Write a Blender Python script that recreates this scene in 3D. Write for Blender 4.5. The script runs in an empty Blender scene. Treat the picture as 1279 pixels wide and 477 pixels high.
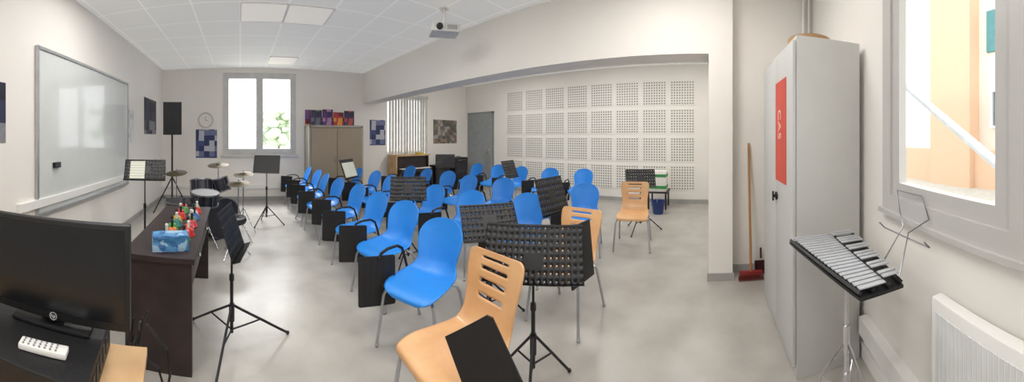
import bpy, bmesh, math, random
from mathutils import Vector, Matrix, noise
random.seed(4)
S=bpy.context.scene; COL=S.collection
F=371.0; X0=300.0; EYE=1.5
pi=math.pi
# ---------------------------------------------------------------- survey helpers (world metres)
def polar(px,d,z=0.0):
    a=(px-X0)/F
    return (d*math.sin(a),d*math.cos(a),z)
def lin(c):
    c=c/255.0
    return c/12.92 if c<=.04045 else ((c+.055)/1.055)**2.4
def rgb(t): return (lin(t[0]),lin(t[1]),lin(t[2]),1)
# ---------------------------------------------------------------- materials
MC={}
def mat(name,col,rough=.5,metal=0,var=.06,scale=6,bump=0,emit=0,coat=0,col2=None,detail=4):
    if name in MC: return MC[name]
    m=bpy.data.materials.new(name); m.use_nodes=True; nt=m.node_tree; N=nt.nodes; L=nt.links
    b=N['Principled BSDF']; tc=N.new('ShaderNodeTexCoord'); nz=N.new('ShaderNodeTexNoise')
    nz.inputs['Scale'].default_value=scale; nz.inputs['Detail'].default_value=detail
    L.new(tc.outputs['Object'],nz.inputs['Vector'])
    mx=N.new('ShaderNodeMix'); mx.data_type='RGBA'
    c=rgb(col); d=rgb(col2) if col2 else tuple(max(0,x*(1-var*2)) for x in c[:3])+(1,)
    mx.inputs[6].default_value=c; mx.inputs[7].default_value=d
    cr=N.new('ShaderNodeMapRange'); cr.inputs[1].default_value=.35; cr.inputs[2].default_value=.65
    L.new(nz.outputs[0],cr.inputs[0]); L.new(cr.outputs[0],mx.inputs[0])
    L.new(mx.outputs[2],b.inputs['Base Color'])
    b.inputs['Roughness'].default_value=rough; b.inputs['Metallic'].default_value=metal
    if coat: b.inputs['Coat Weight'].default_value=coat
    if emit:
        L.new(mx.outputs[2],b.inputs['Emission Color']); b.inputs['Emission Strength'].default_value=emit
    if bump:
        bp=N.new('ShaderNodeBump'); bp.inputs['Strength'].default_value=bump; bp.inputs['Distance'].default_value=.01
        n2=N.new('ShaderNodeTexNoise'); n2.inputs['Scale'].default_value=scale*12
        L.new(tc.outputs['Object'],n2.inputs['Vector']); L.new(n2.outputs[0],bp.inputs['Height']); L.new(bp.outputs[0],b.inputs['Normal'])
    MC[name]=m; return m
def math_node(nt,op,a,b=None):
    n=nt.nodes.new('ShaderNodeMath'); n.operation=op
    for i,v in enumerate((a,b)):
        if v is None: continue
        if isinstance(v,(int,float)): n.inputs[i].default_value=v
        else: nt.links.new(v,n.inputs[i])
    return n.outputs[0]
def pattern(name,base,over,kind,ax,pitch,w,rough=.7,emit=0,inside=None,offset=0.0):
    """grid lines or round dots over a base colour, in object coordinates"""
    if name in MC: return MC[name]
    m=bpy.data.materials.new(name); m.use_nodes=True; nt=m.node_tree; b=nt.nodes['Principled BSDF']
    tc=nt.nodes.new('ShaderNodeTexCoord'); sp=nt.nodes.new('ShaderNodeSeparateXYZ'); nt.links.new(tc.outputs['Object'],sp.inputs[0])
    f=[]
    for a,p in zip(ax,pitch):
        v=math_node(nt,'MULTIPLY',sp.outputs[a],1.0/p); v=math_node(nt,'FRACT',math_node(nt,'ADD',v,100.0+offset)); f.append(math_node(nt,'ABSOLUTE',math_node(nt,'SUBTRACT',v,.5)))
    if kind=='grid': k=math_node(nt,'GREATER_THAN',math_node(nt,'MAXIMUM',f[0],f[1]),.5-w)
    elif kind=='dots':
        r=math_node(nt,'SQRT',math_node(nt,'ADD',math_node(nt,'POWER',f[0],2.0),math_node(nt,'POWER',f[1],2.0))); k=math_node(nt,'LESS_THAN',r,w)
        if inside:
            q=math_node(nt,'MAXIMUM',math_node(nt,'ABSOLUTE',sp.outputs[ax[0]]),math_node(nt,'ABSOLUTE',sp.outputs[ax[1]]))
            k=math_node(nt,'MULTIPLY',k,math_node(nt,'LESS_THAN',q,inside))
    else: k=math_node(nt,'LESS_THAN',f[0],w)
    mx=nt.nodes.new('ShaderNodeMix'); mx.data_type='RGBA'; mx.inputs[6].default_value=rgb(base); mx.inputs[7].default_value=rgb(over)
    nt.links.new(k,mx.inputs[0]); nt.links.new(mx.outputs[2],b.inputs['Base Color']); b.inputs['Roughness'].default_value=rough
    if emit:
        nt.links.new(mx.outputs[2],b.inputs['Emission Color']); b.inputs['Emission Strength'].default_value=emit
    MC[name]=m; return m
def collage(name,cols,scale=9,rand=.12):
    """regular blocks of print colour, like photo and text blocks on a printed sheet"""
    if name in MC: return MC[name]
    m=bpy.data.materials.new(name); m.use_nodes=True; nt=m.node_tree; b=nt.nodes['Principled BSDF']
    tc=nt.nodes.new('ShaderNodeTexCoord'); v=nt.nodes.new('ShaderNodeTexVoronoi'); v.distance='CHEBYCHEV'; v.inputs['Scale'].default_value=scale; v.inputs['Randomness'].default_value=rand
    nt.links.new(tc.outputs['Object'],v.inputs['Vector']); r=nt.nodes.new('ShaderNodeValToRGB'); r.color_ramp.interpolation='CONSTANT'
    nz=nt.nodes.new('ShaderNodeTexNoise'); nz.inputs['Scale'].default_value=scale*3; nt.links.new(tc.outputs['Object'],nz.inputs['Vector'])
    sp=nt.nodes.new('ShaderNodeSeparateColor'); nt.links.new(v.outputs['Color'],sp.inputs[0]); nt.links.new(sp.outputs[0],r.inputs[0])
    e=r.color_ramp.elements; e[0].color=rgb(cols[0]); e[1].position=1.0/len(cols); e[1].color=rgb(cols[1])
    for i in range(2,len(cols)):
        q=e.new(i/len(cols)); q.color=rgb(cols[i])
    mx=nt.nodes.new('ShaderNodeMix'); mx.data_type='RGBA'; mx.inputs[7].default_value=rgb(cols[0]); nt.links.new(r.outputs[0],mx.inputs[6])
    nt.links.new(math_node(nt,'MULTIPLY',nz.outputs[0],.5),mx.inputs[0])
    nt.links.new(mx.outputs[2],b.inputs['Base Color']); b.inputs['Roughness'].default_value=.5
    MC[name]=m; return m
WALL=mat('wall_paint',(240,236,230),.85,var=.01,scale=2,bump=.06)
WHITE=mat('white_lacquer',(240,239,236),.45,var=.01)
PVC=mat('pvc_frame',(196,194,191),.4,var=.01)
FLOOR=mat('vinyl_floor',(180,176,169),.3,scale=3.0,col2=(164,160,153),detail=12)
BLUE=mat('blue_plastic',(42,138,228),.33,var=.03,bump=.25,scale=10)
CHROME=mat('chrome',(215,215,218),.22,metal=1,var=.02)
STEEL=mat('grey_steel_tube',(180,182,186),.3,metal=.7,var=.02)
BLACKM=mat('black_metal',(18,18,20),.42,var=.1)
BLACKP=mat('black_plastic',(24,24,26),.5,var=.1,bump=.1)
BEECH=mat('beech_wood',(222,176,128),.38,scale=5,col2=(208,158,108),coat=.2)
DARKW=mat('dark_wood',(54,40,40),.45,scale=7,col2=(38,29,30))
GREYL=mat('light_grey_steel',(200,200,198),.45,var=.015)
GREYD=mat('door_grey',(140,144,146),.5,var=.02)
TAUPE=mat('taupe_laminate',(154,140,120),.5,var=.03)
TAUPEF=mat('taupe_frame',(168,162,150),.5,var=.02)
REDH=mat('broom_head_red',(136,34,34),.4)
PAPER=mat('paper',(236,234,226),.8,var=.02)
SCREEN=mat('screen_black',(18,20,24),.22,var=.05)
BRASS=mat('cymbal_bronze',(104,94,76),.5,metal=.8)
OAK=mat('desk_wood',(206,170,126),.45,scale=5,col2=(188,150,106))
DRUM=mat('drum_shell_black',(20,24,40),.35)
RODM=mat('drum_hardware_dark',(140,140,144),.35,metal=.9)
SKIN=mat('drum_head',(165,166,168),.5)
SKIND=mat('drum_head_dark',(36,38,46),.4)
# ---------------------------------------------------------------- mesh builder
class G:
    def __init__(s): s.b=bmesh.new()
    def box(s,c,d,M=None,bev=0):
        r=bmesh.ops.create_cube(s.b,size=1); v=r['verts']
        bmesh.ops.scale(s.b,vec=d,verts=v)
        if bev:
            es=list({e for q in v for e in q.link_edges}); rr=bmesh.ops.bevel(s.b,geom=es,offset=bev,segments=2,affect='EDGES',profile=.6)
            v=list({q for f in rr['faces'] for q in f.verts}|{q for q in v if q.is_valid})
        if M is not None: bmesh.ops.transform(s.b,matrix=M,verts=v)
        bmesh.ops.translate(s.b,vec=c,verts=v); return s
    def span(s,a,b,bev=0):
        return s.box([(i+j)/2 for i,j in zip(a,b)],[abs(j-i) for i,j in zip(a,b)],bev=bev)
    def cyl(s,p,q,r,r2=None,seg=14,cap=True):
        p=Vector(p);q=Vector(q);d=q-p;L=d.length
        if L<1e-6:return s
        M=Matrix.Translation((p+q)/2)@d.to_track_quat('Z','Y').to_matrix().to_4x4()
        bmesh.ops.create_cone(s.b,cap_ends=cap,segments=seg,radius1=r,radius2=r if r2 is None else r2,depth=L,matrix=M); return s
    def tube(s,pts,r,seg=8,close=False):
        pts=[Vector(p) for p in pts]; n=len(pts); rings=[]
        up=Vector((0,0,1))
        for i,p in enumerate(pts):
            a=pts[i-1] if (i>0 or close) else p; b=pts[(i+1)%n] if (i<n-1 or close) else p
            t=(b-a).normalized(); x=t.cross(up)
            if x.length<.05: x=t.cross(Vector((0,1,0)))
            x.normalize(); y=t.cross(x).normalized()
            rings.append([s.b.verts.new(p+x*r*math.cos(2*pi*k/seg)+y*r*math.sin(2*pi*k/seg)) for k in range(seg)])
        for i in range(n if close else n-1):
            A=rings[i];B=rings[(i+1)%n]
            for k in range(seg): s.b.faces.new((A[k],A[(k+1)%seg],B[(k+1)%seg],B[k]))
        if not close: s.b.faces.new(rings[0]); s.b.faces.new(rings[-1][::-1])
        return s
    def sph(s,c,r,sc=(1,1,1),seg=14):
        M=Matrix.Translation(c)@Matrix.Diagonal((*sc,1)); bmesh.ops.create_uvsphere(s.b,u_segments=seg,v_segments=max(6,seg//2+2),radius=r,matrix=M); return s
    def lathe(s,prof,c=(0,0,0),M=None,seg=24):
        R=[]
        M=M or Matrix.Identity(4); M=Matrix.Translation(c)@M
        for r,z in prof: R.append([s.b.verts.new(M@Vector((max(r,.0005)*math.cos(2*pi*k/seg),max(r,.0005)*math.sin(2*pi*k/seg),z))) for k in range(seg)])
        for A,B in zip(R,R[1:]):
            for k in range(seg): s.b.faces.new((A[k],A[(k+1)%seg],B[(k+1)%seg],B[k]))
        return s
    def poly(s,pts,th,M=None):
        M=M or Matrix.Identity(4)
        A=[s.b.verts.new(M@Vector((x,y,0))) for x,y in pts]; B=[s.b.verts.new(M@Vector((x,y,th))) for x,y in pts]
        s.b.faces.new(A[::-1]); s.b.faces.new(B); n=len(A)
        for k in range(n): s.b.faces.new((A[k],A[(k+1)%n],B[(k+1)%n],B[k]))
        return s
    def perf(s,w,h,nx,ny,rr,M,skip=None):
        cw=w/nx;ch=h/ny
        for i in range(nx):
            for j in range(ny):
                cx=-w/2+(i+.5)*cw; cy=-h/2+(j+.5)*ch; o=[];q=[]
                for k,(dx,dy) in enumerate([(1,0),(1,1),(0,1),(-1,1),(-1,0),(-1,-1),(0,-1),(1,-1)]):
                    o.append(s.b.verts.new(M@Vector((cx+dx*cw/2,cy+dy*ch/2,0)))); a=k*pi/4
                    q.append(s.b.verts.new(M@Vector((cx+rr*math.cos(a),cy+rr*math.sin(a),0))))
                if skip and skip(i,j): s.b.faces.new(o); [s.b.verts.remove(v) for v in q]; continue
                for k in range(8): s.b.faces.new((o[k],o[(k+1)%8],q[(k+1)%8],q[k]))
        bmesh.ops.remove_doubles(s.b,verts=s.b.verts,dist=.0002); return s
    def obj(s,name,m,parent=None,loc=(0,0,0),rot=(0,0,0),ang=35,solid=0,sub=0,kind=None,label=None):
        me=bpy.data.meshes.new(name); bmesh.ops.recalc_face_normals(s.b,faces=s.b.faces); s.b.to_mesh(me); s.b.free()
        for p in me.polygons: p.use_smooth=True
        me.set_sharp_from_angle(angle=math.radians(ang)); me.materials.append(m)
        o=bpy.data.objects.new(name,me); COL.objects.link(o); o.location=loc; o.rotation_euler=rot
        if parent: o.parent=parent
        if sub: q=o.modifiers.new('s','SUBSURF'); q.levels=sub; q.render_levels=sub
        if solid: q=o.modifiers.new('t','SOLIDIFY'); q.thickness=solid; q.offset=0
        if kind:o['kind']=kind
        if label:o['label']=label
        return o
def thing(name,label,cat,loc=(0,0,0),rz=0,group=None):
    e=bpy.data.objects.new(name,None); e.empty_display_size=.1; COL.objects.link(e); e.location=loc; e.rotation_euler=(0,0,rz)
    e['label']=label; e['category']=cat
    if group:e['group']=group
    return e
def tag(o,label,cat,group=None):
    o['label']=label;o['category']=cat
    if group:o['group']=group
    return o
def dup(root,loc,rz,label=None,skip=()):
    n=root.copy(); COL.objects.link(n); n.location=loc; n.rotation_euler=(0,0,rz)
    if label:n['label']=label
    def rec(a,b):
        for c in a.children:
            if c.name.split('.')[0] in skip: continue
            k=c.copy(); COL.objects.link(k); k.parent=b; rec(c,k)
    rec(root,n); return n
def text(name,body,size,m,parent,loc,rot,ext=.0008):
    c=bpy.data.curves.new(name,'FONT'); c.body=body; c.size=size; c.extrude=ext; c.align_x='CENTER'; c.align_y='CENTER'
    t=bpy.data.objects.new('tmp',c); COL.objects.link(t); bpy.context.view_layer.update()
    me=bpy.data.meshes.new_from_object(t.evaluated_get(bpy.context.evaluated_depsgraph_get())); bpy.data.objects.remove(t)
    me.materials.clear(); me.materials.append(m); o=bpy.data.objects.new(name,me); COL.objects.link(o); o.location=loc;o.rotation_euler=rot
    if parent:o.parent=parent
    return o
RX=lambda a:Matrix.Rotation(a,4,'X'); RY=lambda a:Matrix.Rotation(a,4,'Y'); RZ=lambda a:Matrix.Rotation(a,4,'Z')
# ---------------------------------------------------------------- ROOM
H=3.14; XL=-1.88; YF=7.04; XB=6.7
def st(g,name,m): return g.obj(name,m,kind='structure')
st(G().span((-2.1,-2.2,-.1),(7.0,7.3,0)),'floor',FLOOR)
CEIL=pattern('ceiling_tiles_glow',(212,211,208),(226,225,222),'grid',(0,1),(.6,.6),.018,emit=.2)  # tiles are no lamp; faint glow added to brighten ceiling and fill room
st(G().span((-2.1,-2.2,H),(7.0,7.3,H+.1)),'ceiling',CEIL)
st(G().span((-2.0,-2.2,0),(XL,YF,H)),'wall_left',WALL)
wy0,wy1=YF,YF+.28
g=G()
wz0,wz1=1.08,3.02; wx0,wx1=-.41,1.33
bz0,bz1=1.02,2.62; bx0,bx1=3.8,5.05
g.span((-2.0,wy0,0),(wx0,wy1,H)).span((wx0,wy0,0),(wx1,wy1,wz0)).span((wx0,wy0,wz1),(wx1,wy1,H))
g.span((wx1,wy0,0),(bx0,wy1,H)).span((bx0,wy0,0),(bx1,wy1,bz0)).span((bx0,wy0,bz1),(bx1,wy1,H)).span((bx1,wy0,0),(XB+.3,wy1,H))
st(g,'wall_far',WALL)
st(G().span((XB,-.6,0),(XB+.15,YF,H)),'wall_back',WALL)
st(G().span((3.45,-.5,0),(XB,-.3,H)),'wall_alcove',WALL)
st(G().span((3.1,-.02,2.37),(3.47,YF,H)),'trim_1',WALL)
st(G().span((3.1,-.27,0),(3.47,-.02,H)),'trim_2',WALL)
st(G().span((3.3,-1.6,0),(3.45,-.27,H)),'wall_right',WALL)
TR=mat('baseboard_grey',(174,172,169),.6)
st(G().span((XL,-2,0),(XL+.015,YF,.09)),'baseboard_left',TR)
st(G().span((XL,YF-.015,0),(XB,YF,.09)),'baseboard_far',TR)
st(G().span((XB-.015,-.3,0),(XB,5.85,.09)),'baseboard_back',TR)
st(G().span((3.085,-.285,0),(3.1,-.005,.08)).span((3.1,-.02,0),(3.47,-.005,.08)).span((3.285,-1.2,0),(3.3,-.27,.08)),'baseboard_right',TR)
st(G().span((XL,2.0,.80),(XL+.05,YF,.88)).span((XL,YF-.05,.28),(3.0,YF,.36)),'trim_3',WHITE)
# near wall (slightly skewed), local s along wall, t outward
u=Vector((-.9925,.1219,0)); o_=Vector((-.1219,-.9925,0))
NW=Matrix(((u.x,o_.x,0,3.3),(u.y,o_.y,0,-1.22),(0,0,1,0),(0,0,0,1)))
def nearobj(o): o.matrix_world=NW@o.matrix_local; return o
ns0,ns1,nz0,nz1=1.95,3.75,1.15,2.68
g=G().span((-.2,0,0),(ns0,.07,H)).span((ns0,0,0),(ns1,.07,nz0)).span((ns0,0,nz1),(ns1,.07,H)).span((ns1,0,0),(5.4,.07,H))
nearobj(st(g,'wall_near',WALL))
nearobj(st(G().span((1.6,-.06,.2),(5.2,0,.31)).span((.1,-.02,0),(5.2,0,.09)),'baseboard_near',WHITE))
def frame(g,a0,a1,z0,z1,w,t0,t1):
    return g.span((a0,t0,z0),(a0+w,t1,z1)).span((a1-w,t0,z0),(a1,t1,z1)).span((a0+w,t0,z0),(a1-w,t1,z0+w)).span((a0+w,t0,z1-w),(a1-w,t1,z1))
g=G(); frame(g,1.89,3.82,1.09,2.74,.09,-.03,.05)
frame(g,1.98,2.80,1.18,2.65,.075,-.015,.03); frame(g,2.88,3.73,1.18,2.65,.075,-.015,.03); g.span((2.80,-.03,1.18),(2.88,.05,2.65))
g.span((1.86,-.045,1.07),(3.85,0,1.095))
nearobj(st(g,'window_1',PVC))
# far window
g=G(); frame(g,wx0,wx1,wz0,wz1,.06,YF-.02,YF+.08)
m_=(wx0+wx1)/2
frame(g,wx0+.06,m_,wz0+.06,wz1-.06,.08,YF-.03,YF+.05); frame(g,m_,wx1-.06,wz0+.06,wz1-.06,.08,YF-.03,YF+.05)
g.span((wx0-.05,YF-.09,wz0-.05),(wx1+.05,YF+.02,wz0)); g.span((m_-.012,YF-.06,wz0+.8),(m_+.012,YF-.03,wz0+.94))
st(g,'window_2',mat('far_window_frame',(210,209,207),.4))
g=G(); frame(g,bx0,bx1,bz0,bz1,.06,YF+.1,YF+.18); g.span((4.4,YF+.1,bz0),(4.46,YF+.18,bz1)); st(g,'window_3',WHITE)
g=G().span((bx0-.03,YF-.1,bz1-.02),(bx1+.05,YF-.04,bz1+.05))
for i in range(14):
    x=bx0+.05+i*.092
    g.box((x,YF-.06,(bz0+bz1)/2),(.09,.003,bz1-bz0-.04),M=RZ(math.radians(10)))
tag(g.obj('vertical_blinds',mat('blind_fabric',(214,212,206),.8)),'light grey fabric vertical blinds half open over the window','blinds')
# door in the back wall
g=G().span((XB-.03,5.83,0),(XB,5.89,2.27)).span((XB-.03,6.87,0),(XB,6.93,2.27)).span((XB-.03,5.83,2.21),(XB,6.93,2.27)); st(g,'trim_4',GREYD)
d=st(G().span((XB-.045,5.89,.01),(XB-.01,6.87,2.21)),'door_1',mat('door_leaf_grey',(156,160,161),.5))
h=G().cyl((XB-.045,5.97,1.05),(XB-.1,5.97,1.05),.012).cyl((XB-.095,5.97,1.05),(XB-.095,6.1,1.05),.011).span((XB-.055,5.95,.95),(XB-.045,5.99,1.15)).obj('handle',CHROME,d)
# acoustic panels
AP=pattern('perforated_panel',(234,231,225),(118,115,110),'dots',(1,2),(.0595,.0595),.28,inside=.268,offset=.5)
for r in range(4):
    for c in range(8):
        g=G().span((-.004,-.28,-.28),(.004,.28,.28))
        o=g.obj('acoustic_panel',AP,loc=(XB-.0045,.23+.6425*(c+.5),.25+.6425*(r+.5)))
        tag(o,'square white perforated acoustic panel on the wall','acoustic panel','acoustic panels on the wall')
# ceiling luminaires; the powered ones are added out of view to light the room
LUM=mat('luminaire_diffuser',(248,243,234),.6,var=0,emit=.16)
lum=[(.9,3.9,0),(.3,3.9,0),(.9,6.3,0),(.9,2.7,15),(-.9,2.7,12),(.9,.9,11),(-.9,.3,11),(2.1,.3,12),(2.1,-.3,0),(5.1,2.1,17),(5.1,4.5,17),(5.1,.3,12)]
for (x,y,en) in lum:
    e=thing('ceiling_light','square flush light panel set in the tiled ceiling','ceiling light',(x,y,H),group='ceiling light panels')
    G().span((-.285,-.285,-.012),(.285,.285,-.004)).obj('diffuser',LUM,e)
    G().span((-.3,-.3,-.015),(-.285,.3,0)).span((.285,-.3,-.015),(.3,.3,0)).span((-.285,-.3,-.015),(.285,-.285,0)).span((-.285,.285,-.015),(.285,.3,0)).obj('rim',WHITE,e)
    if en:
        l=bpy.data.lights.new('added_panel_lamp','AREA'); l.size=.56; l.energy=en; l.color=(1,.975,.94); lo=bpy.data.objects.new('lamp',l); COL.objects.link(lo); lo.parent=e; lo.location=(0,0,-.02)
# ---------------------------------------------------------------- OUTSIDE
st(G().span((-30,-30,-.3),(30,30,-.12)),'ground',mat('outside_ground',(200,200,190),.9))
LEAF=mat('foliage',(224,234,214),.8,scale=3,col2=(192,212,178))
def tree(x,y,h,r):
    e=thing('tree','leafy light green tree standing outside the window','tree',(x,y,-.12))
    G().cyl((0,0,0),(0,0,h*.6),.09,.05).cyl((0,0,h*.45),(.4*r,0,h*.75),.04,.02).cyl((0,0,h*.45),(-.4*r,.1,h*.8),.04,.02).obj('trunk',mat('bark',(150,140,128),.9),e)
    g=G()
    for i in range(90):
        a=random.random()*6.28;b=random.random()**.5*r;z=h*.5+random.random()*h*.55
        g.sph((b*math.cos(a),b*math.sin(a),z),.13+random.random()*.16,(1,1,.7),6)
    g.obj('foliage',LEAF,e)
tree(1.7,13,2.6,.9); tree(3.2,15,3.0,1.2)
PEACH=mat('peach_render',(224,190,160),.9,var=.01); CREAM=mat('cream_render',(230,222,208),.9,var=.01); TEAL=mat('teal_panel',(92,146,148),.7)
e=thing('building','peach and cream rendered building with teal panels outside','building',(4,-7.5,-.12))
G().span((-5,-2,0),(1.9,-.2,9)).obj('facade',CREAM,e)
G().span((1.9,-2,0),(3.7,.3,9)).obj('column',PEACH,e)
G().span((-5,-.2,0),(1.9,.1,1.2)).span((3.7,-.2,0),(9,.1,1.2)).obj('plinth',PEACH,e)
for a,z in ((.95,4.3),(-.6,3.2),(-2.0,3.2)): G().span((a,-.22,z),(a+.6,-.12,z+1.3)).obj('shutter',TEAL,e)
for i in range(4):
    g=G(); a=-3.4+i*1.3; frame(g,a,a+.9,1.9,3.1,.07,-.26,-.1); g.span((a+.42,-.25,1.95),(a+.48,-.12,3.05)).obj('window_frame',WHITE,e)
    G().span((a+.07,-.22,1.97),(a+.83,-.19,3.03)).obj('window_pane',mat('outside_pane',(120,130,134),.2),e)
e=thing('stair_rail','thick pale sloping handrail outside the window','handrail',(0,0,-.12))
a=Vector(polar(1158,4.2,2.08)); b=Vector(polar(1255,3.0,1.28)); dv=b-a
RAILM=mat('rail_paint',(206,216,224),.4)
G().cyl(a-dv*.8,a+dv*2.55,.055).obj('rail',RAILM,e); q=a-dv*.8
G().cyl((q.x,q.y,0),q,.05).obj('post',RAILM,e)
# daylight entering from above the window heads
def daylight(loc,target,sx,sy,en):
    l=bpy.data.lights.new('daylight','AREA'); l.shape='RECTANGLE'; l.size=sx;l.size_y=sy;l.energy=en;l.color=(.98,.99,1)
    o=bpy.data.objects.new('daylight',l); COL.objects.link(o); o.location=loc; o.rotation_euler=(Vector(target)-Vector(loc)).to_track_quat('-Z','Y').to_euler()
daylight((.46,8.6,4.3),(.46,5,1.0),2.2,1.4,340)
daylight((.6,-2.6,3.9),(.9,.6,.8),2.4,1.4,170)
# ---------------------------------------------------------------- LEFT WALL
e=thing('whiteboard','large white dry-erase board in an aluminium frame on the wall','whiteboard',(XL,3.475,1.56))
hw,hh=1.185,.83
G().span((.004,-hw,-hh),(.02,hw,hh)).obj('writing_surface',mat('enamel_board',(216,220,218),.14,var=.01,coat=.5),e)
ALU=mat('aluminium',(190,192,194),.35,metal=.6)
G().span((0,-hw-.02,-hh-.02),(.035,-hw+.01,hh+.02)).span((0,hw-.01,-hh-.02),(.035,hw+.02,hh+.02)).span((0,-hw,hh-.01),(.035,hw,hh+.02)).span((0,-hw,-hh-.02),(.05,hw,-hh+.01)).obj('frame',ALU,e)
e=thing('board_eraser','black magnetic eraser stuck on the whiteboard','eraser',(XL+.022,2.6,1.2)); G().span((0,-.06,-.03),(.03,.06,.03),bev=.006).obj('body',BLACKP,e); G().span((.03,-.05,-.02),(.034,.05,.02)).obj('grip',mat('grey_felt',(70,70,74),.8),e)
def poster(name,a,b,m,label,cat='poster'):
    c=[(i+j)/2 for i,j in zip(a,b)]; g=G().span([i-k for i,k in zip(a,c)],[j-k for j,k in zip(b,c)])
    return tag(g.obj(name,m,loc=c),label,cat)
dk=collage('poster_photos',[(26,30,50),(50,56,84),(150,150,156),(30,30,40),(90,84,92)],5)
bl=collage('poster_blue',[(44,54,100),(70,80,130),(205,208,216),(40,48,92),(120,128,160)],8)
wh=collage('poster_sheet',[(226,226,222),(214,216,214),(234,234,232),(200,202,204)],12)
gn=collage('poster_scene',[(110,104,92),(160,140,120),(130,110,100),(170,176,180),(84,90,90)],11,.5)
poster('poster',(XL+.001,5.6,1.56),(XL+.006,6.45,2.3),dk,'dark photo poster pinned on the wall')
poster('poster',(XL+.001,4.72,1.4),(XL+.006,5.0,1.98),wh,'small white printed notice on the wall')
poster('poster',(XL+.001,1.4,1.45),(XL+.006,1.86,1.98),dk,'dark blue poster beside the whiteboard')
poster('poster',(-1.06,YF-.006,1.0),(-.55,YF-.001,1.68),bl,'blue and white poster under the wall clock')
poster('poster',(3.28,YF-.006,1.28),(3.74,YF-.001,1.95),bl,'dark blue poster beside the blinds')
poster('poster',(5.35,YF-.006,1.3),(6.28,YF-.001,2.02),gn,'landscape group photograph poster on the wall')
poster('picture',(1.56,YF-.02,1.8),(1.9,YF-.001,2.16),collage('pic_col',[(200,60,50),(60,90,160),(40,40,50),(230,200,90)],9),'small colourful picture on the wall above the cupboard','picture')
e=thing('wall_clock','round cream wall clock with grey hands','clock',(-.82,YF,1.9),0)
G().lathe([(0,.0),(.18,.0),(.185,.03),(.165,.035),(.16,.02),(0,.02)],M=RX(pi/2)).obj('case',mat('cream_plastic',(205,200,188),.5),e)
G().lathe([(0,.021),(.155,.022)],M=RX(pi/2)).obj('dial',PAPER,e)
G().box((0,-.026,.04),(.008,.003,.1)).box((.03,-.026,-.01),(.08,.003,.007)).obj('hands',mat('hand_grey',(110,108,104),.5),e)
# ---------------------------------------------------------------- FAR STORAGE
e=thing('cupboard','taupe two-door storage cupboard against the far wall','cupboard',(2.2,6.75,0))
G().span((-.66,-.24,0),(-.62,.26,1.76)).span((.62,-.24,0),(.66,.26,1.76)).span((-.66,-.24,1.72),(.66,.26,1.77)).span((-.62,.22,0),(.62,.26,1.72)).span((-.62,-.2,0),(.62,.22,.06)).obj('body',TAUPEF,e)
for s in (-1,1):
    dd=G().span((-.305,-.01,-.82),(.305,.01,.82),bev=.003).obj('door',TAUPE,e,loc=(s*.31,-.25,.89)); G().cyl((0,-.03,-.06),(0,-.03,.06),.007).cyl((0,-.03,-.05),(0,0,-.05),.005).cyl((0,-.03,.05),(0,0,.05),.005).obj('handle',CHROME,dd,loc=(-s*.26,-.01,.1))
e=thing('storage_box','long black storage box on top of the cupboard','box',(2.1,6.72,1.77)); G().span((-.42,-.1,0),(.42,.16,.17),bev=.006).obj('body',BLACKP,e); G().span((-.43,-.105,.13),(.43,.165,.18),bev=.004).obj('lid',BLACKP,e)
for i,(c,c2,hh_) in enumerate([((60,56,84),(120,120,130),.34),((90,50,120),(190,150,170),.36),((186,56,60),(230,170,60),.30),((60,50,90),(190,80,60),.34)]):
    e=thing('picture_book',['dark blue','purple','red and orange','purple and red'][i]+' picture book standing on top of the cupboard','book',(1.72+i*.265,6.56,1.772),0,'picture books on the cupboard')
    cv=G().span((-.125,-.02,0),(.125,0,hh_)).obj('cover',collage('book_print%d'%i,[c,c,c2,(50,46,60)],9,.5),e); G().span((-.12,-.001,.004),(.12,.012,hh_-.006)).obj('pages',PAPER,e)
# upright piano
e=thing('upright_piano','dark upright piano with pale wooden side and lid','piano',(4.3,6.62,0))
G().span((-.5,-.05,0),(.5,.3,1.0)).span((-.5,-.1,.0),(-.46,.3,1.0)).span((.46,-.1,0),(.5,.3,1.0)).obj('case',DARKW,e)
G().span((-.53,-.13,1.0),(.53,.32,1.035)).span((-.54,-.12,0),(-.5,.32,1.0)).obj('lid',OAK,e)
G().span((-.47,-.3,.6),(.47,-.05,.68)).span((-.5,-.3,0),(-.45,-.24,.6)).span((.45,-.3,0),(.5,-.24,.6)).obj('key_bed',DARKW,e)
g=G()
for i in range(26): g.span((-.45+i*.0347,-.29,.68),(-.45+i*.0347+.032,-.14,.695))
k_=g.obj('keyboard',PAPER,e); k_['kind']='stuff'
e=thing('tambourine','small yellow tambourine lying on the piano','tambourine',(4.55,6.6,1.035)); G().lathe([(.11,0),(.12,0),(.12,.05),(.11,.05),(.11,0)]).obj('hoop',mat('yellow',(220,190,60),.4),e); G().lathe([(0,.048),(.115,.05)]).obj('skin',SKIN,e)
for i,(x,y,w,hh_) in enumerate([(5.2,6.55,.5,.72),(5.85,6.5,.55,.9)]):
    e=thing('amplifier','black guitar amplifier with a grille standing on the floor','amplifier',(x,y,0),.1*i)
    G().span((-w/2,-.15,.0),(w/2,.15,hh_),bev=.012).obj('cabinet',BLACKP,e); G().span((-w/2+.03,-.156,.05),(w/2-.03,-.15,hh_-.14)).obj('grille',mat('grille_cloth',(52,52,54),.9),e)
    for k in range(5): G().cyl((k*.07-.14,-.15,hh_-.07),(k*.07-.14,-.17,hh_-.07),.012).obj('knob',CHROME,e)
    G().tube([(-.09,0,hh_),(-.08,0,hh_+.03),(.08,0,hh_+.03),(.09,0,hh_)],.01).obj('carry_handle',BLACKP,e)
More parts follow.
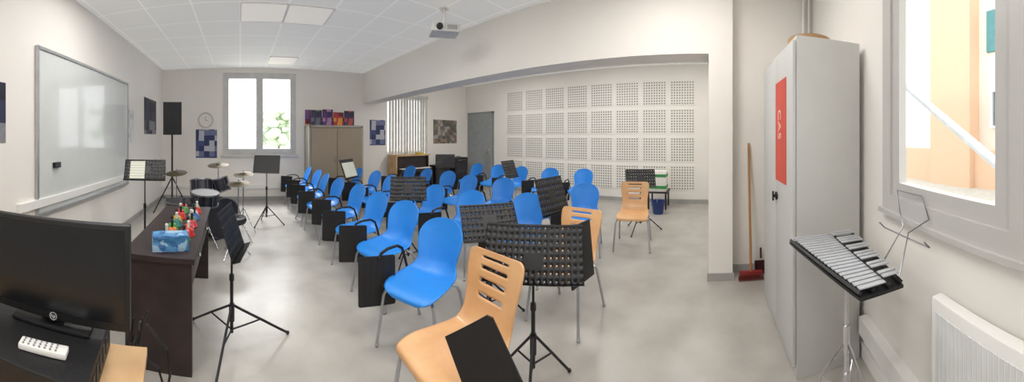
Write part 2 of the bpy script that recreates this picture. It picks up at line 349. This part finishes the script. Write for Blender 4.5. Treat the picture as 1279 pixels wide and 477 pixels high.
# small table with white green-striped box, blue bin
e=thing('side_table','low dark side table near the back wall','table',(6.25,1.02,0)); G().span((-.25,-.22,.34),(.25,.22,.37)).obj('top',DARKW,e)
for sx in(-1,1):
    for sy in(-1,1): G().cyl((sx*.21,sy*.18,0),(sx*.21,sy*.18,.34),.018).obj('leg',BLACKM,e)
e=thing('carton','white carton with green stripes standing on a low table','box',(6.2,1.02,.37)); G().span((-.15,-.18,0),(.15,.18,.42),bev=.004).obj('body',PAPER,e); G().span((-.154,-.184,.06),(.154,.184,.12)).span((-.154,-.184,.3),(.154,.184,.36)).obj('stripe',mat('green_print',(60,150,80),.6),e)
e=thing('waste_bin','dark blue plastic waste bin on the floor','bin',(5.75,.95,0)); G().lathe([(0,0.0),(.1,.0),(.13,.24),(.14,.25),(.125,.24),(.095,.01),(0,.01)]).obj('bucket',mat('bin_blue',(34,58,118),.4),e); G().tube([(.13*math.cos(a),.0,.24+.07*math.sin(a)) for a in [i*pi/8 for i in range(9)]],.004).obj('handle',STEEL,e)
# ---------------------------------------------------------------- SPEAKER
e=thing('loudspeaker','black loudspeaker on a tripod stand by the whiteboard','loudspeaker',polar(215,5.6),math.radians(15))
G().poly([(-.17,-.16),(.17,-.16),(.12,.16),(-.12,.16)],.6,Matrix.Translation((0,0,1.54))).obj('enclosure',BLACKP,e)
G().span((-.15,-.166,1.57),(.15,-.16,2.11),bev=.003).obj('grille',mat('speaker_grille',(38,38,40),.7),e)
G().cyl((0,0,.3),(0,0,1.54),.018).obj('pole',BLACKM,e)
g=G()
for k in range(3):
    a=k*2.094+.5; g.cyl((0,0,.75),(.42*math.cos(a),.42*math.sin(a),.01),.012); g.cyl((0,0,.3),(.24*math.cos(a),.24*math.sin(a),.36),.008)
g.obj('tripod',BLACKM,e)
# ---------------------------------------------------------------- DRUM KIT
def drum(name,loc,r,d,M,par,sk):
    p=G().lathe([(0,0),(r,0),(r,d),(0,d)],M=M).obj(name,DRUM,par,loc=loc)
    for a0 in (-.008,d-.012): G().lathe([(r+.003,a0),(r+.012,a0),(r+.012,a0+.02),(r+.003,a0+.02),(r+.003,a0)],M=M).obj('rim',RODM,p)
    G().lathe([(0,d+.003),(r,d+.003)],M=M).obj('drum_head',sk,p)
    for k in range(6):
        a=k*pi/3; q0=M@Vector(((r+.01)*math.cos(a),(r+.01)*math.sin(a),.0)); q1=M@Vector(((r+.01)*math.cos(a),(r+.01)*math.sin(a),d)); G().cyl(q0,q1,.004,seg=6).obj('tension_rod',RODM,p)
    return p
e=thing('drum_kit','compact black and chrome drum kit with dull bronze cymbals','drum kit',polar(266,4.6),math.radians(-50)); e.scale=(1.08,1.08,1.05)
drum('bass_drum',(-.1,.0,.29),.275,.36,RY(pi/2),e,SKIND)
drum('tom',(-.02,.17,.60),.14,.2,RX(.15)@RY(-.3),e,SKIND); drum('tom',(-.02,-.18,.60),.15,.2,RX(-.15)@RY(-.3),e,SKIND)
drum('snare_drum',(.36,-.38,.56),.17,.15,RY(.1),e,SKIN); drum('floor_tom',(.05,-.55,.2),.2,.36,Matrix.Identity(4),e,SKIND)
def tri(x,y,z,sp,nm):
    g=G().cyl((x,y,.2),(x,y,z),.009)
    for k in range(3): a=k*2.1+.4; g.cyl((x,y,.38),(x+sp*math.cos(a),y+sp*math.sin(a),.01),.009)
    return g.obj(nm,CHROME,e)
tri(.36,-.38,.56,.2,'snare_stand')
for k in range(3):
    a=k*2.1; G().cyl((.05+.215*math.cos(a),-.55+.215*math.sin(a),.0),(.05+.215*math.cos(a),-.55+.215*math.sin(a),.42),.008).obj('floor_tom_leg',CHROME,e)
cy=[(.45,.1,.80,.15),(-.33,.33,.98,.17),(.2,.4,.88,.15),(-.33,-.42,.9,.16)]
for (x,y,z,r) in cy: tri(x,y,z+.05,.2,'cymbal_stand')
G().cyl((.1,0,.5),(.0,0,.66),.012).obj('tom_mount',CHROME,e)
for (x,y,z,r) in cy: G().lathe([(0,.02),(.03,.018),(.045,.004),(r,-.014),(r,-.017),(.04,.0),(0,.012)]).obj('cymbal',BRASS,e,loc=(x,y,z),rot=(.15,.1,0))
e=thing('drum_stool','round black padded drum stool with chrome tripod','stool',polar(291,3.75)); G().lathe([(0,.42),(.16,.42),(.175,.45),(.165,.49),(.1,.5),(0,.5)]).obj('seat',BLACKP,e)
g=G().cyl((0,0,.15),(0,0,.42),.014)
for k in range(3): a=k*2.1; g.cyl((0,0,.25),(.22*math.cos(a),.22*math.sin(a),.012),.01)
g.obj('tripod',CHROME,e)
# ---------------------------------------------------------------- MUSIC STANDS
def music_stand(loc,rz,hz=.95,w=.5,hh_=.33,tilt=1.0,label='black perforated music stand with tripod base',sheets=0,solid=False,spread=.3,name='music_stand',foot=0,nx=13,ny=6):
    e=thing(name,label,'music stand',loc,rz,'music stands')
    G().cyl((0,0,.12),(0,0,hz*.62),.0125).cyl((0,0,hz*.6),(0,0,hz-.02),.008).cyl((0,0,hz*.58),(0,0,hz*.63),.018).obj('pole',BLACKM,e)
    g=G().cyl((0,0,.2),(0,0,.32),.02)
    for k in range(3):
        a=k*2.094+foot; c,s=math.cos(a),math.sin(a)
        g.tube([(.01*c,.01*s,.31),(.5*spread*c,.5*spread*s,.17),(spread*c,spread*s,.012)],.009,6); g.cyl((0,0,.14),(.5*spread*c,.5*spread*s,.17),.006); g.sph((spread*c,spread*s,.013),.014,seg=8)
    g.obj('tripod',BLACKM,e)
    M=Matrix.Translation((0,.0,hz))@RX(tilt)
    if solid: g=G(); g.box((0,0,0),(w,hh_,.003)); bmesh.ops.transform(g.b,matrix=M,verts=g.b.verts); g.obj('desk',BLACKM,e)
    else: G().perf(w,hh_,nx,ny,.0052,M,skip=lambda i,j:abs(i-nx//2)<=1 and j in (2,3)).obj('desk',BLACKM,e,solid=.003)
    g=G(); g.box((0,-hh_/2,.025),(w,.003,.055)); g.box((0,hh_/2-.005,.0),(w,.01,.012)); g.box((0,0,-.012),(.09,.12,.018)); bmesh.ops.transform(g.b,matrix=M,verts=g.b.verts); g.obj('ledge',BLACKM,e)
    if sheets:
        s=thing('sheet_music','white sheet music resting on a music stand','sheet music',loc,rz)
        g=G(); g.box((-.09,-.01,.008),(.18,.25,.004))
        if sheets>1: g.box((.095,-.01,.008),(.18,.25,.004))
        bmesh.ops.transform(g.b,matrix=M,verts=g.b.verts)
        g.obj('pages',pattern('score_lines',(222,224,208),(186,188,178),'lines',(2,0),(.03,.03),.12),s)
    return e
def face(px,d):
    return -((px-X0)/F)
music_stand(polar(666,1.78),face(664,1)-.1,.80,.60,.34,1.12,'wide black perforated music stand beside the wooden chair',foot=.5,spread=.25,nx=17,ny=8)
music_stand(polar(612,2.45),face(616,1)+.3,.80,.48,.31,.95,'black perforated music stand between blue chairs')
music_stand(polar(690,3.25),face(690,1)+.9,.86,.46,.4,1.25,'black perforated music stand between blue chairs')
music_stand(polar(800,4.75),face(797,1)+.1,.84,.48,.3,1.1,'black perforated music stand behind a wooden chair',spread=.34)
music_stand(polar(510,3.45),face(512,1),.90,.42,.28,1.2,'black perforated music stand between blue chairs',spread=.22)
music_stand(polar(556,6.4),face(556,1),.98,.42,.3,1.2,'black perforated music stand between blue chairs')
music_stand(polar(436,5.0),face(430,1)+1.0,.96,.42,.34,1.2,'black music stand holding white sheet music',sheets=2,spread=.22)
music_stand(polar(637,5.5),face(637,1)+1.0,.9,.42,.34,1.2,'black perforated music stand between blue chairs')
music_stand(polar(333,5.1),face(333,1)-.2,1.03,.46,.32,1.2,'black solid-desk music stand standing alone in the aisle',solid=True,spread=.3)
music_stand(polar(181,3.6),face(181,1)-.1,1.1,.5,.28,1.0,'black music stand with sheet music behind the dark desk',sheets=1)
music_stand((-.06,2.1,0),1.36,.84,.38,.33,1.25,'tall black music stand nearly edge on beside the dark desk',sheets=0,spread=.44,foot=1.04)
# ---------------------------------------------------------------- CHAIRS
def cat(pts,n):
    out=[]
    P=[pts[0]]+pts+[pts[-1]]
    seg=len(pts)-1
    for i in range(n+1):
        t=i/n*seg; k=min(int(t),seg-1); f=t-k; a,b,c,d=P[k],P[k+1],P[k+2],P[k+3]
        out.append([.5*((2*b[j])+(-a[j]+c[j])*f+(2*a[j]-5*b[j]+4*c[j]-d[j])*f*f+(-a[j]+3*b[j]-3*c[j]+d[j])*f**3) for j in range(len(b))])
    return out
def shell(prof,nu,nv,holes=None):
    g=G(); P=cat(prof,nv); V=[]
    for i,(y,z,w,cup) in enumerate(P):
        a=P[max(i-1,0)];b=P[min(i+1,nv)]; t=Vector((0,b[0]-a[0],b[1]-a[1])).normalized(); n=Vector((0,t.z,-t.y))
        row=[]
        for j in range(nu+1):
            q=-1+2*j/nu; row.append(g.b.verts.new(Vector((q*w,y,z))+n*cup*q*q))
        V.append(row)
    for i in range(nv):
        for j in range(nu):
            if holes and holes(i,j): continue
            g.b.faces.new((V[i][j],V[i][j+1],V[i+1][j+1],V[i+1][j]))
    return g
bp=[(.24,.40,.10,.0),(.235,.428,.18,.0),(.16,.448,.222,.01),(0,.438,.224,.03),(-.13,.44,.205,.045),(-.205,.50,.176,.055),(-.235,.58,.185,.06),(-.257,.66,.202,.055),(-.272,.72,.198,.045),(-.283,.77,.175,.03),(-.29,.808,.135,.018),(-.294,.832,.08,.008),(-.296,.843,.025,.0)]
def legs(e,m):
    for sx in(-1,1):
        G().tube([(sx*.15,.15,.425),(sx*.2,.19,.40),(sx*.215,.205,.36),(sx*.24,.25,.012)],.0115,8).sph((sx*.24,.25,.014),.016,seg=8).obj('leg',m,e)
        G().tube([(sx*.15,-.1,.425),(sx*.2,-.13,.40),(sx*.21,-.15,.36),(sx*.23,-.26,.012)],.0115,8).sph((sx*.23,-.26,.014),.016,seg=8).obj('leg',m,e)
    G().cyl((-.17,.15,.425),(.17,.15,.425),.0105).cyl((-.17,-.1,.425),(.17,-.1,.425),.0105).cyl((0,.15,.425),(0,-.1,.425),.0105).obj('under_frame',m,e)
def tablet(e):
    G().tube([(.17,-.1,.425),(.245,-.11,.45),(.262,-.1,.53),(.266,-.07,.61),(.268,-.01,.645),(.268,.1,.65),(.27,.17,.635),(.272,.19,.6)],.012,8).obj('tablet_arm',BLACKM,e)
    M=Matrix.Translation((.285,.2,.44))@RZ(pi/2-.6)@RX(pi/2+.04)
    g=G().poly([(-.13,-.185),(.13,-.185),(.14,-.175),(.14,.165),(.13,.175),(-.13,.175),(-.14,.165),(-.14,-.175)],.012,M)
    for k in range(5): g.poly([(-.115+k*.048,-.16),(-.1+k*.048,-.16),(-.1+k*.048,.15),(-.115+k*.048,.15)],.018,M@Matrix.Translation((0,0,-.003)))
    g.obj('writing_tablet',BLACKP,e)
blue=thing('shell_chair','blue plastic shell chair with folded black writing tablet','chair',polar(530,2.17),pi/2+.35,'blue shell chairs in rows')
shell(bp,12,32).obj('seat_shell',BLUE,blue,solid=.007,sub=1); legs(blue,STEEL); tablet(blue)
row=[(1.36,2.52,.25),(1.34,3.12,.15),(1.36,3.78,.1),(1.30,4.45,.12),(1.26,5.1,.0),(1.3,5.75,.08),(1.24,6.35,.0),
 (2.32,2.54,.2),(2.24,3.2,.1),(2.3,3.85,.12),(2.24,4.5,-.05),(2.3,5.15,.1),(2.2,5.8,0),
 (2.62,1.88,.3)]
back=[(3.62,1.6,.3),(3.58,2.2,.1),(3.45,2.95,.2),(3.36,3.7,0),(3.45,4.35,.1),(3.38,5.0,-.05),(3.42,5.65,.08),(5.35,2.42,.15),(5.2,3.15,.05),(5.12,3.88,-.05),(5.14,4.52,.1),(5.05,5.15,0)]
for (x,y,r) in row+back: dup(blue,(x,y,0),pi/2+r)
wood=thing('wooden_chair','beech plywood chair with slotted back and metal legs','chair',polar(571,1.48),pi/2-.05,'slotted wooden chairs')
wp=[(.235,.405,.18,.0),(.225,.435,.205,.0),(.12,.45,.215,.006),(-.04,.44,.208,.01),(-.15,.445,.198,.01),(-.205,.50,.184,.012),(-.235,.60,.186,.012),(-.262,.72,.203,.012),(-.285,.81,.204,.01),(-.292,.84,.175,.008)]
def hol(i,j): return i in (29,32,35,38) and 4<=j<=11
shell(wp,16,44,hol).obj('seat_shell',BEECH,wood,solid=.011,sub=1); legs(wood,STEEL)
w2=dup(wood,polar(708,2.5),pi/2-.05,'beech plywood chair with slotted back behind music stand')
w3=dup(wood,polar(791,4.1),pi/2+.15,'beech plywood chair with slotted back, near waste bin')
# black tablets carried on arms by the two nearest wooden chairs
bpy.context.view_layer.update()
c0=Vector(polar(606,1.22,.56)); Wm=Matrix.Translation(c0)@RZ(-(607-X0)/F-.35)@RX(pi/2-.25)@RZ(.6)
G().poly([(-.12,-.16),(.12,-.16),(.12,.14),(.10,.16),(-.12,.16)],.012,wood.matrix_world.inverted()@Wm).obj('writing_tablet',BLACKP,wood,label='black folding writing tablet')
q_=wood.matrix_world.inverted()@c0
G().tube([(-.17,.15,.425),(q_.x*.8,.1,.44),(q_.x,q_.y,q_.z-.01)],.011,8).obj('tablet_arm',BLACKM,wood)
c1=Vector(polar(725,2.08,.69)); Wm=Matrix.Translation(c1)@RZ(-(725-X0)/F+1.0)@RX(pi/2-.1)
G().poly([(-.14,-.2),(.14,-.2),(.14,.2),(-.14,.2)],.012,w2.matrix_world.inverted()@Wm).obj('writing_tablet',BLACKP,w2,label='black folding writing tablet')
q_=w2.matrix_world.inverted()@c1
G().tube([(-.17,.15,.425),(-.24,.2,.46),(q_.x,q_.y,q_.z-.12)],.011,8).obj('tablet_arm',BLACKM,w2)
# ---------------------------------------------------------------- DARK DESK + THINGS
e=thing('desk','long dark brown wooden desk with panel ends','desk',(-.54,2.5,0),.03)
G().span((-.24,-.70,.71),(.24,.68,.745),bev=.003).obj('top',DARKW,e)
G().span((-.22,-.68,0),(.22,-.645,.71)).obj('end_panel',DARKW,e); G().span((-.22,.62,0),(.22,.655,.71)).obj('end_panel',DARKW,e)
G().span((-.20,-.645,.3),(-.17,.62,.71)).obj('modesty_panel',DARKW,e)
for k in range(2):
    dr=G().span((-.01,-.31,-.07),(.01,.31,.07),bev=.003).obj('drawer',DARKW,e,loc=(.21,-.32+.63*k,.625)); G().sph((.02,0,0),.012,seg=8).obj('knob',CHROME,dr)
e=thing('plastic_pack','crumpled blue plastic-wrapped pack on the dark desk','plastic pack',(-.47,1.96,.745),.3)
g=G(); r_=bmesh.ops.create_cube(g.b,size=1); bmesh.ops.subdivide_edges(g.b,edges=g.b.edges[:],cuts=7,use_grid_fill=True)
for v in g.b.verts:
    x,y,z=v.co.x*.24,v.co.y*.13,(v.co.z+.5)*.1; n=noise.noise_vector(Vector((x*32,y*32,z*32)))*.012
    v.co=Vector((x+n.x,y+n.y,max(0,z+(n.z if z>.01 else 0))))
g.obj('wrapper',collage('pack_print',[(60,120,170),(96,152,196),(46,96,150),(170,200,220)],26,.9),e,ang=20)
G().span((-.11,-.055,.004),(.11,.055,.085)).obj('contents',PAPER,e)
bc=[(190,40,40),(60,140,70),(215,120,50),(190,40,40),(60,150,70),(200,60,50),(40,120,110),(190,50,60),(200,170,50),(60,110,70),(190,40,40),(50,90,150),(190,40,40),(210,200,190),(60,140,70),(190,40,40),(190,40,40),(60,140,70)]
for i,c in enumerate(bc):
    x=-.53+(i%2)*.13+(i//2)*-.006+(.012 if (i//2)%2 else -.008); y=2.13+(i//2)*.115
    e=thing('handbell','small coloured handbell with short handle standing on desk','handbell',(x,y,.745),group='coloured handbells on the desk'); e.scale=(1.05,1.05,.85)
    G().lathe([(.045,0),(.05,.004),(.038,.03),(.03,.055),(.012,.068),(0,.07)]).obj('bell',mat('bell_%d%d%d'%c,c,.3,coat=.4),e)
    G().cyl((0,0,.068),(0,0,.12),.009,.011).sph((0,0,.124),.013,seg=8).obj('handle',mat('bell_handle_%d'%(i%3>0),((225,225,220),(40,36,36))[i%3>0],.5),e)
# ---------------------------------------------------------------- MONITOR DESK
th=math.atan2(-.228,-.973)+pi
e=thing('desk','light wooden desk carrying a computer monitor','desk',(-.88,.66,0),th)
G().span((-.7,-.4,.73),(.62,.20,.76),bev=.003).obj('top',OAK,e)
G().span((-.68,-.36,0),(-.65,.18,.73)).obj('end_panel',OAK,e); G().span((.55,-.36,0),(.58,.18,.73)).obj('end_panel',OAK,e); G().span((-.65,.14,.35),(.55,.16,.73)).obj('modesty_panel',OAK,e)
mc=Vector((-.598,.805,0))
e=thing('monitor','black widescreen computer monitor on the desk','monitor',(mc.x,mc.y,.862),th)
G().span((-.27,-.01,.03),(.27,.02,.362),bev=.006).span((-.2,.02,.08),(.2,.05,.3),bev=.01).obj('housing',BLACKP,e)
G().span((-.252,-.013,.058),(.252,-.009,.345)).obj('screen',SCREEN,e)
G().span((-.045,.03,.0),(.045,.06,.25)).span((-.14,-.02,0),(.14,.13,.012),bev=.004).obj('stand',BLACKP,e)
lg=mat('logo_silver',(205,207,210),.4)
text('logo','hp',.017,lg,e,(.015,-.0125,.0445),(pi/2,0,0)); G().lathe([(.0112,0),(.013,0),(.013,.0012),(.0112,.0012),(.0112,0)],M=RX(pi/2)).obj('logo_ring',lg,e,loc=(.015,-.0112,.0435))
e=thing('computer','flat black desktop computer under the monitor','computer',(-.60,.74,.76),th)
G().span((-.24,-.135,.0),(.20,.17,.10),bev=.006).obj('case',BLACKP,e)
for k in range(6): G().span((.2001,-.11+k*.04,.03),(.203,-.095+k*.04,.08)).obj('vent',mat('vent_grey',(60,60,64),.5),e)
e=thing('remote_control','white remote control lying on the computer','remote control',(*polar(54,.885)[:2],.862),th+.1)
G().span((-.075,-.02,0),(.075,.02,.018),bev=.006).obj('body',WHITE,e)
for i in range(7):
    for j in range(3): G().cyl((-.06+i*.017,-.011+j*.011,.017),(-.06+i*.017,-.011+j*.011,.0205),.0036,seg=8).obj('button',mat('button_grey',(150,150,156),.5),e)
e=thing('cable_bundle','tangled black cables hanging behind the desk','cables',polar(174,1.25,0))
for k in range(6):
    pts=[(.035*k-.09+.04*math.sin(t*.9+k),.05*math.cos(t*1.3+k*2)+.02*t/3,.74-.74*t/9+.006) for t in range(10)]
    G().tube(pts,.006,6).obj('cable',BLACKP,e)
# ---------------------------------------------------------------- PROJECTOR
e=thing('projector','white ceiling-mounted video projector','projector',(2.4,2.93,2.8),-.5)
G().span((-.18,-.14,0),(.18,.14,.11),bev=.02).obj('housing',mat('projector_white',(214,214,212),.4),e)
G().cyl((-.08,-.14,.055),(-.08,-.165,.055),.042,.038).obj('lens',BLACKP,e)
for i in range(7): G().span((.02+i*.018,-.143,.03),(.03+i*.018,-.139,.085)).obj('vent',GREYD,e)
G().cyl((0,0,.11),(0,0,.34),.02).box((0,0,.12),(.16,.16,.012)).cyl((0,0,.325),(0,0,.34),.06).obj('ceiling_mount',WHITE,e)
# ---------------------------------------------------------------- GREY CABINET, BROOM
e=thing('locker_cabinet','tall light grey steel cabinet with double doors','cabinet',(2.205,-.75,0))
G().span((-.455,-.24,0),(.455,.205,2.13),bev=.004).obj('body',GREYL,e)
for s in(-1,1):
    dd=G().span((-.224,-.01,-1.0),(.224,.01,1.02),bev=.003).obj('door',GREYL,e,loc=(s*.227,.218,1.08))
    if s<0: G().lathe([(0,0),(.03,0),(.03,.012),(.012,.016),(.012,.03),(0,.03)],M=RX(-pi/2)).box((0,.03,0),(.012,.012,.07)).obj('handle',BLACKP,dd,loc=(.19,.01,-.02))
p=poster('poster',(1.9,-.5215,1.18),(2.2,-.5185,1.9),mat('poster_red',(216,78,58),.5),'red poster with white lettering on the cabinet door')
R_=(Matrix.Rotation(pi,4,'Z')@RX(pi/2)@RZ(-pi/2)).to_euler()
text('lettering','CAS',.12,mat('poster_print',(240,205,192),.6),p,(.03,.0025,.05),R_)
e=thing('frame_drum','tan frame drum lying on top of the grey cabinet','frame drum',(1.95,-.7,2.13)); G().lathe([(.14,0),(.15,0),(.15,.04),(.14,.04),(.14,0)]).obj('hoop',mat('tan_wood',(176,136,92),.5),e); G().lathe([(0,.04),(.148,.042)]).obj('skin',mat('drum_skin_tan',(205,180,140),.6),e)
bb=Vector(polar(938,3.12))
e=thing('broom','red broom with wooden handle leaning on the wall','broom',(bb.x,bb.y,0),0)
G().cyl((0,0,.07),(3.27-bb.x,0,1.43),.013).obj('handle',mat('broom_stick',(182,128,74),.5),e)
G().box((0,0,.075),(.05,.25,.04),bev=.01).obj('head',REDH,e)
g=G()
for i in range(26):
    for j in range(3): g.cyl((-.015+j*.015,-.115+i*.0092,.06),(-.03+j*.03,-.13+i*.0104,.0),.003,seg=4)
b_=g.obj('bristles',mat('bristle_red',(110,44,40),.8),e); b_['kind']='stuff'
e=thing('dustpan','dark red dustpan standing behind the broom','dustpan',(3.22,-.6,0),0)
G().poly([(-.07,0),(.07,0),(.085,.16),(-.085,.16)],.01,RZ(pi/2)@RX(pi/2-.25)).box((.0,0,.02),(.07,.14,.02)).obj('pan',mat('dustpan_red',(74,28,36),.5),e)
G().tube([(.04,0,.15),(.05,0,.26)],.011).obj('handle',mat('dustpan_red',(74,28,36)),e)
st(G().cyl((3.27,-1.1,0),(3.27,-1.1,H),.018).cyl((3.27,-1.17,0),(3.27,-1.17,H),.014),'trim_5',WHITE)
# ---------------------------------------------------------------- RADIATOR
e=thing('radiator','white electric panel radiator under the window','radiator'); e.matrix_world=NW@Matrix.Translation((2.96,-.075,.50))
G().span((-.5,-.025,-.36),(.5,.025,.36),bev=.008).obj('casing',WHITE,e)
g=G(); [g.span((-.47+i*.0235,-.0275,-.31),(-.47+i*.0235+.017,-.024,.31)) for i in range(40)]; f_=g.obj('fins',mat('radiator_fins',(226,227,227),.5),e); f_['kind']='stuff'
G().span((-.4,.025,-.2),(-.36,.075,.2)).obj('bracket',GREYL,e); G().span((.36,.025,-.2),(.4,.075,.2)).obj('bracket',GREYL,e)
# ---------------------------------------------------------------- GLOCKENSPIEL
e=thing('glockenspiel','silver-barred glockenspiel in a black frame on a chrome stand','glockenspiel',(1.24,-.63,0),pi-.03)
KZ=.955
SILV=mat('bar_silver',(196,198,202),.3,metal=.45)
def wid(x): return .18-.092*(x+.33)/.66
g=G()
for sy,f in ((-1,1),(1,1),(-1,.4),(1,.4)):
    g.tube([(-.32,sy*.185*f,KZ-.022),(.31,sy*.09*f,KZ-.022)],.009,4)
g.poly([(-.33,-.19),(.32,-.095),(.32,.095),(-.33,.19)],.012,Matrix.Translation((0,0,KZ-.045)))
g.obj('frame',BLACKM,e)
for i in range(20):
    x=-.305+i*.0316; w=wid(x)
    G().box((x,-w*.38,KZ-.008),(.024,w*1.22,.006),bev=.0015).obj('bar',SILV,e)
for i in [0,1,3,4,5,7,8,10,11,12,14,15,17,18]:
    x=-.29+i*.0316; w=wid(x)
    G().box((x,w*.62,KZ+.004),(.023,w*.78,.006),bev=.0015).obj('bar',SILV,e)
g=G().cyl((0,0,.2),(0,0,KZ-.05),.011).cyl((0,0,.5),(0,0,.62),.017).box((0,0,KZ-.056),(.3,.05,.015)).cyl((0,0,.25),(0,0,.4),.018)
for k in range(3):
    a=k*2.094+.3; c,s=math.cos(a),math.sin(a); g.tube([(0,0,.55),(.12*c,.12*s,.4),(.26*c,.26*s,.015)],.008,6); g.cyl((0,0,.3),(.12*c,.12*s,.4),.006)
g.obj('stand',CHROME,e)
g=G().tube([(.1,.14,KZ-.03),(.12,.24,KZ+.12),(.05,.27,KZ+.18),(-.0,.29,KZ+.27),(.2,.29,KZ+.27),(.27,.27,KZ+.18),(.16,.24,KZ+.1),(.28,.1,KZ-.03)],.0035,6).tube([(-.03,.23,KZ+.08),(.32,.23,KZ+.08)],.0035,6).tube([(-.03,.23,KZ+.08),(-.03,.2,KZ+.11)],.0035,6).tube([(.32,.23,KZ+.08),(.32,.2,KZ+.11)],.0035,6)
g.obj('music_rest',mat('wire_steel',(150,152,156),.35,metal=.8),e)
# ---------------------------------------------------------------- WORLD / CAMERA
w=bpy.data.worlds.new('sky'); S.world=w; w.use_nodes=True
bg=w.node_tree.nodes['Background']; bg.inputs[0].default_value=(.95,.97,1,1); bg.inputs[1].default_value=1.4
cam=bpy.data.cameras.new("camera"); co=bpy.data.objects.new("camera",cam); COL.objects.link(co); S.camera=co
co.location=(0,0,EYE); co.rotation_euler=(pi/2,0,-(639.5-X0)/F)
cam.type='PANO'; cam.clip_start=.02
cam.panorama_type='CENTRAL_CYLINDRICAL'
cam.central_cylindrical_range_u_min=-1279/F/2; cam.central_cylindrical_range_u_max=1279/F/2
cam.central_cylindrical_range_v_min=-306/F; cam.central_cylindrical_range_v_max=171/F; cam.central_cylindrical_radius=1.0
S.view_settings.view_transform='Standard'; S.view_settings.exposure=.74
